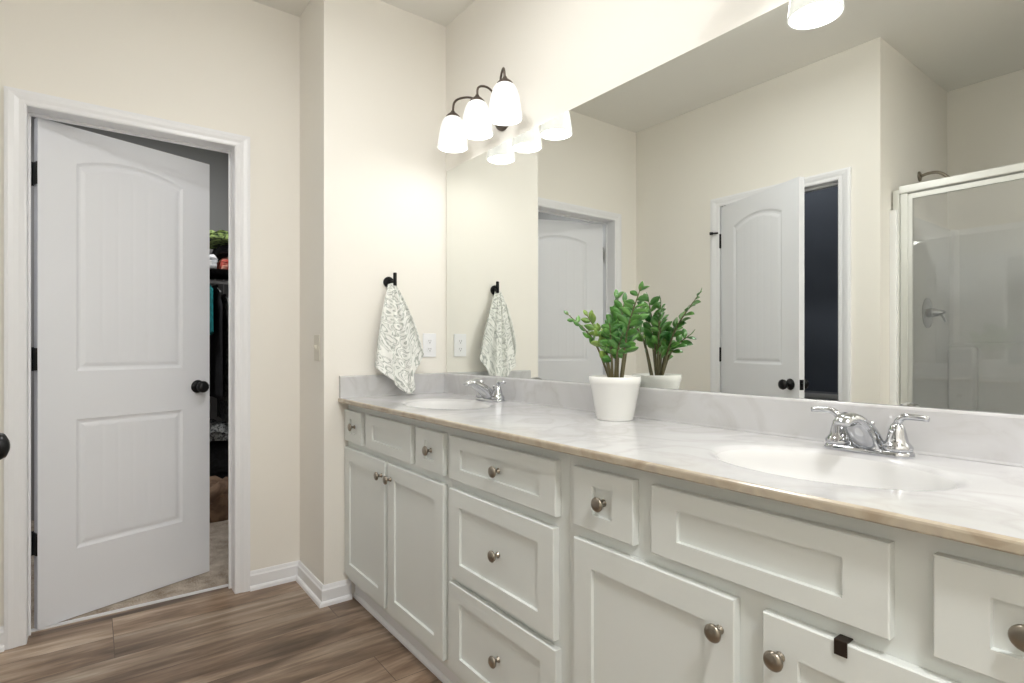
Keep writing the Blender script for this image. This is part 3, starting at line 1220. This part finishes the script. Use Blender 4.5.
sd = thing('shower_door', 'white-aluminium framed glass shower door panel seen in the mirror', 'shower door', (0, 0, 0))
GY = -2.035
fx0 = XA + .035
bm = new_bm()
box(bm, fx0 - .028, fx0 + .004, GY - .012, GY + .022, .112, 1.962)
box(bm, fx0 + .006, fx0 + .04, GY - .02, GY + .018, .112, 1.938)
obj('wall_jamb', bm, 'aluminium', sd, bevel=.003)
bm = new_bm()
box(bm, fx0 + .000, SX1 - .035, GY - .022, GY + .024, 1.938, 1.980)
obj('header_rail', bm, 'aluminium', sd, bevel=.006, seg=3)
bm = new_bm()
box(bm, fx0 - .0, SX1 - .035, GY - .022, GY + .024, .111, .14)
obj('bottom_rail', bm, 'aluminium', sd, bevel=.004)
bm = new_bm()
X0, X1, Z0, Z1 = fx0 + .041, SX1 - .075, .145, 1.932
for a in ((X0, X0 + .018, GY - .008, GY + .012, Z0, Z1), (X1 - .022, X1, GY - .008, GY + .012, Z0, Z1),
          (X0 + .018, X1 - .022, GY - .008, GY + .012, Z1 - .024, Z1), (X0 + .018, X1 - .022, GY - .008, GY + .012, Z0, Z0 + .024)):
    box(bm, *a)
bmesh.ops.remove_doubles(bm, verts=bm.verts[:], dist=1e-5)
obj('door_frame', bm, 'aluminium', sd)
obj('glass_pane', bx(X0 + .014, X1 - .018, GY - .001, GY + .004, Z0 + .02, Z1 - .02), 'glass', sd)
bm = new_bm()
box(bm, SX1 - .07, SX1 - .035, GY - .02, GY + .018, .112, 1.938)
obj('wall_jamb', bm, 'aluminium', sd, bevel=.003)

sh = thing('wall_shower', 'small metal shower arm and head high on the shower side wall', 'shower', (XA, -2.43, 2.118))
bm = new_bm()
lathe(bm, [(.0004, .0005), (.030, .0005), (.028, .006), (.012, .012), (.0004, .012)], axis='X', seg=28)
obj('flange', bm, 'nickel', sh, smooth=True)
bm = new_bm()
tube(bm, [(.005, 0, 0), (.05, 0, .008), (.10, 0, -.002), (.15, 0, -.05)], .0085, 12, 16)
obj('shower_arm', bm, 'nickel', sh, smooth=True)
bm = new_bm()
lathe(bm, [(.010, .02), (.012, .005), (.020, -.01), (.038, -.035), (.040, -.045), (.0004, -.047)], seg=28)
bmesh.ops.rotate(bm, verts=bm.verts[:], cent=(0, 0, 0), matrix=Matrix.Rotation(R(-38), 3, 'Y'))
obj('spray_head', bm, 'nickel', sh, smooth=True, loc=(.160, 0, -.062))
sv = thing('shower_valve', 'chrome round shower valve trim with a lever behind the glass', 'shower valve', (XA + .031, -2.455, 1.325))
bm = new_bm()
lathe(bm, [(.0004, .0005), (.088, .0005), (.086, .006), (.07, .010), (.03, .013), (.0004, .013)], axis='X', seg=36)
obj('escutcheon', bm, 'chrome', sv, smooth=True)
bm = new_bm()
lathe(bm, [(.027, .012), (.026, .03), (.023, .045), (.012, .075), (.006, .088), (.0004, .089)], axis='X', seg=24)
tube(bm, [(.055, 0, 0), (.075, 0, -.022), (.088, 0, -.055)], .006, 10, 8)
obj('lever', bm, 'chrome', sv, smooth=True)

# ------------------------------------------------------------------ toilet in the dark room
tl = thing('toilet', 'white toilet in the dark room behind the second door, its tank lid showing', 'toilet', (.60, YB + .02, 0))
bm = new_bm()
box(bm, -.22, .22, 0, .19, .38, .765)
obj('tank', bm, 'toilet_china', tl, bevel=.02, seg=3)
obj('tank_lid', bx(-.235, .235, -.005, .205, .767, .800), 'toilet_china', tl, bevel=.008)
bm = new_bm()
rs = []
for s_, z, yo in ((.55, 0, .0), (.55, .05, 0), (.5, .18, 0), (.75, .30, .0), (1, .38, 0), (1, .40, 0)):
    rs.append([bm.verts.new((.19 * s_ * math.cos(a), .44 + (.25 * s_) * math.sin(a), z)) for a in (2 * PI * k / 32 for k in range(32))])
for A, B in zip(rs, rs[1:]):
    for i in range(32):
        bm.faces.new([A[i], A[(i + 1) % 32], B[(i + 1) % 32], B[i]])
bm.faces.new(rs[0])
bm.faces.new(rs[-1])
box(bm, -.12, .12, .02, .35, 0, .375)
obj('bowl', bm, 'toilet_china', tl, smooth=False)
bm = new_bm()
lathe(bm, [(.0004, .402), (.98, .402), (1, .41), (.98, .425), (.0004, .428)], seg=36)
for v_ in bm.verts:
    v_.co.x *= .19
    v_.co.y = .44 + v_.co.y * .25
obj('seat_lid', bm, 'toilet_china', tl)

# ------------------------------------------------------------------ closet contents
CX = -1.95   # rod
sf = thing('closet_shelf', 'wire closet shelf above the hanging clothes', 'shelf', (0, 0, 0))
bm = new_bm()
for k in range(14):
    x = -2.29 + k * .046
    tube(bm, [(x, -1.26, 1.645), (x, -.365, 1.645)], .003, 6)
for k in range(33):
    y = -1.24 + k * .0268
    tube(bm, [(-2.295, y, 1.649), (-1.69, y, 1.649), (-1.688, y, 1.62)], .0018, 5)
obj('shelf_wires', bm, 'black', sf)
bm = new_bm()
tube(bm, [(CX, -1.25, 1.585), (CX, -.365, 1.585)], .012, 12)
tube(bm, [(CX, -1.24, 1.585), (CX, -1.24, 1.642)], .004, 8)
tag(obj('closet_rod', bm, 'wire_white'), 'white closet rod under the wire shelf, carrying the hangers', 'rod')


def garment(name, label, y, ztop, zbot, mat, half=.22, thick=.028, seed=0, group='clothes hanging in the closet', hang_z=1.585, cat='clothing'):
    root = thing(name, label, cat, (CX, y, 0), 0, group)
    rn = random.Random(seed)
    bm = new_bm()
    NR, NS = 26, 40
    rows = []
    ph = rn.uniform(0, 6)
    for j in range(NR + 1):
        t = j / NR
        z = ztop + (zbot - ztop) * t
        sh_ = min(1, .28 + 3.6 * t) if t < .2 else 1
        a_ = half * sh_ * (1 - .05 * math.sin(t * 3))
        b_ = thick * (.6 + .5 * t)
        ring = []
        for k in range(NS):
            an = 2 * PI * k / NS
            wv = 1 + .16 * t * math.sin(an * 7 + ph + 2 * t) + .08 * math.sin(an * 11 + ph)
            ring.append(bm.verts.new((a_ * math.cos(an) * (1 + .04 * math.sin(an * 5 + ph)), b_ * math.sin(an) * wv, z + (.012 * math.sin(an * 3 + ph) if j == NR else 0))))
        rows.append(ring)
    for A, B in zip(rows, rows[1:]):
        for k in range(NS):
            bm.faces.new([A[k], A[(k + 1) % NS], B[(k + 1) % NS], B[k]])
    bm.faces.new(rows[0])
    bm.faces.new(rows[-1])
    obj('cloth', bm, mat, root, smooth=True)
    bm = new_bm()
    tube(bm, [(-.012, 0, hang_z + .006), (-.010, 0, hang_z + .018), (.004, 0, hang_z + .021), (.013, 0, hang_z + .010), (.010, 0, hang_z - .01), (0, 0, hang_z - .025), (0, 0, ztop + .004)], .0022, 6, 18)
    tube(bm, [(-half * .8, 0, ztop - .06), (0, 0, ztop + .005), (half * .8, 0, ztop - .06)], .004, 6)
    obj('hanger', bm, 'wire_white', root)
    return root


garment('hanging_shirt', 'teal garment hanging nearest the closet door edge, short', -.790, 1.58, 1.22, 'cloth_teal', seed=1, half=.27, thick=.020)
garment('hanging_coat', 'long black garment hanging just right of the teal one', -.735, 1.56, .78, 'cloth_black', seed=2, half=.27, thick=.021)
garment('hanging_shirt', 'pale garment hanging by the right closet jamb behind the black one', -.632, 1.52, .95, 'cloth_white', seed=3, half=.22, thick=.014)
garment('hanging_dress', 'mottled charcoal patterned garment hanging low beside the black one', -.680, 1.50, .62, 'cloth_charcoal', seed=4, half=.25, thick=.017)
garment('hanging_coat', 'dark garment hanging behind the closet door left of the teal one', -.860, 1.52, .70, 'cloth_black', seed=5, half=.26)
garment('hanging_shirt', 'dark garment hanging against the right closet wall', -.570, 1.52, .8, 'cloth_charcoal', seed=6, half=.24)


def folded(name, label, x0, x1, y0, y1, z0, z1, mat, seed, cat='clothing', nrm=.02):
    bm = new_bm()
    bmesh.ops.create_cube(bm, size=1)
    bmesh.ops.subdivide_edges(bm, edges=bm.edges[:], cuts=9, use_grid_fill=True)
    for v_ in bm.verts:
        c = v_.co.copy()
        p = Vector((x0 + (c.x + .5) * (x1 - x0), y0 + (c.y + .5) * (y1 - y0), z0 + (c.z + .5) * (z1 - z0)))
        r_ = min(1, (abs(c.x) * 2) ** 6 + (abs(c.y) * 2) ** 6)
        if c.z > 0:
            p.z -= r_ * (z1 - z0) * .35 * (c.z * 2)
            p.z += noise.noise(Vector((p.x * 9 + seed, p.y * 9, 3))) * nrm * 1.6
        side = abs(c.x) > .49 or abs(c.y) > .49
        if side:
            p.x += math.copysign(1, c.x) * .006 * math.sin(c.z * 24 + seed) + noise.noise(p * 14 + Vector((seed, 0, 0))) * nrm * .6
            p.y += noise.noise(p * 12 + Vector((0, seed, 0))) * nrm * .6
        p.z = max(p.z, z0)
        v_.co = p
    o = obj(name, bm, mat, smooth=True)
    tag(o, label, cat)
    return o


folded('folded_clothes', 'white cloth bundle on the closet shelf under the green one', -2.2, -1.70, -.84, -.757, 1.652, 1.755, 'cloth_white', 3.1)
folded('folded_clothes', 'red and pink folded clothes on the closet shelf by the jamb', -2.2, -1.71, -.735, -.60, 1.652, 1.73, 'cloth_red', 7.7)
folded('folded_blanket', 'black folded bundle on the closet shelf above the red clothes', -2.2, -1.74, -.742, -.60, 1.765, 1.83, 'cloth_black', 5.5)
folded('folded_blanket', 'green and black crumpled cloth topmost on the closet shelf', -2.2, -1.69, -.87, -.62, 1.852, 1.912, 'cloth_green', 2.2, nrm=.035)
# storage crate with a jacket and a brown blanket heap on the carpet
folded('storage_bag', 'black soft storage bag on the closet floor behind the brown blanket', -2.2, -1.80, -.92, -.56, .006, .47, 'cloth_black', 9.4, 'bag')
folded('folded_jacket', 'light and dark grey knitted jacket lying on the black storage bag', -2.15, -1.76, -.90, -.64, .492, .60, 'cloth_grey', 6.2, nrm=.04)
folded('blanket', 'brown blanket heaped on the closet carpet behind the door', -1.755, -1.56, -.98, -.56, .008, .26, 'cloth_brown', 1.3, 'blanket', nrm=.05)
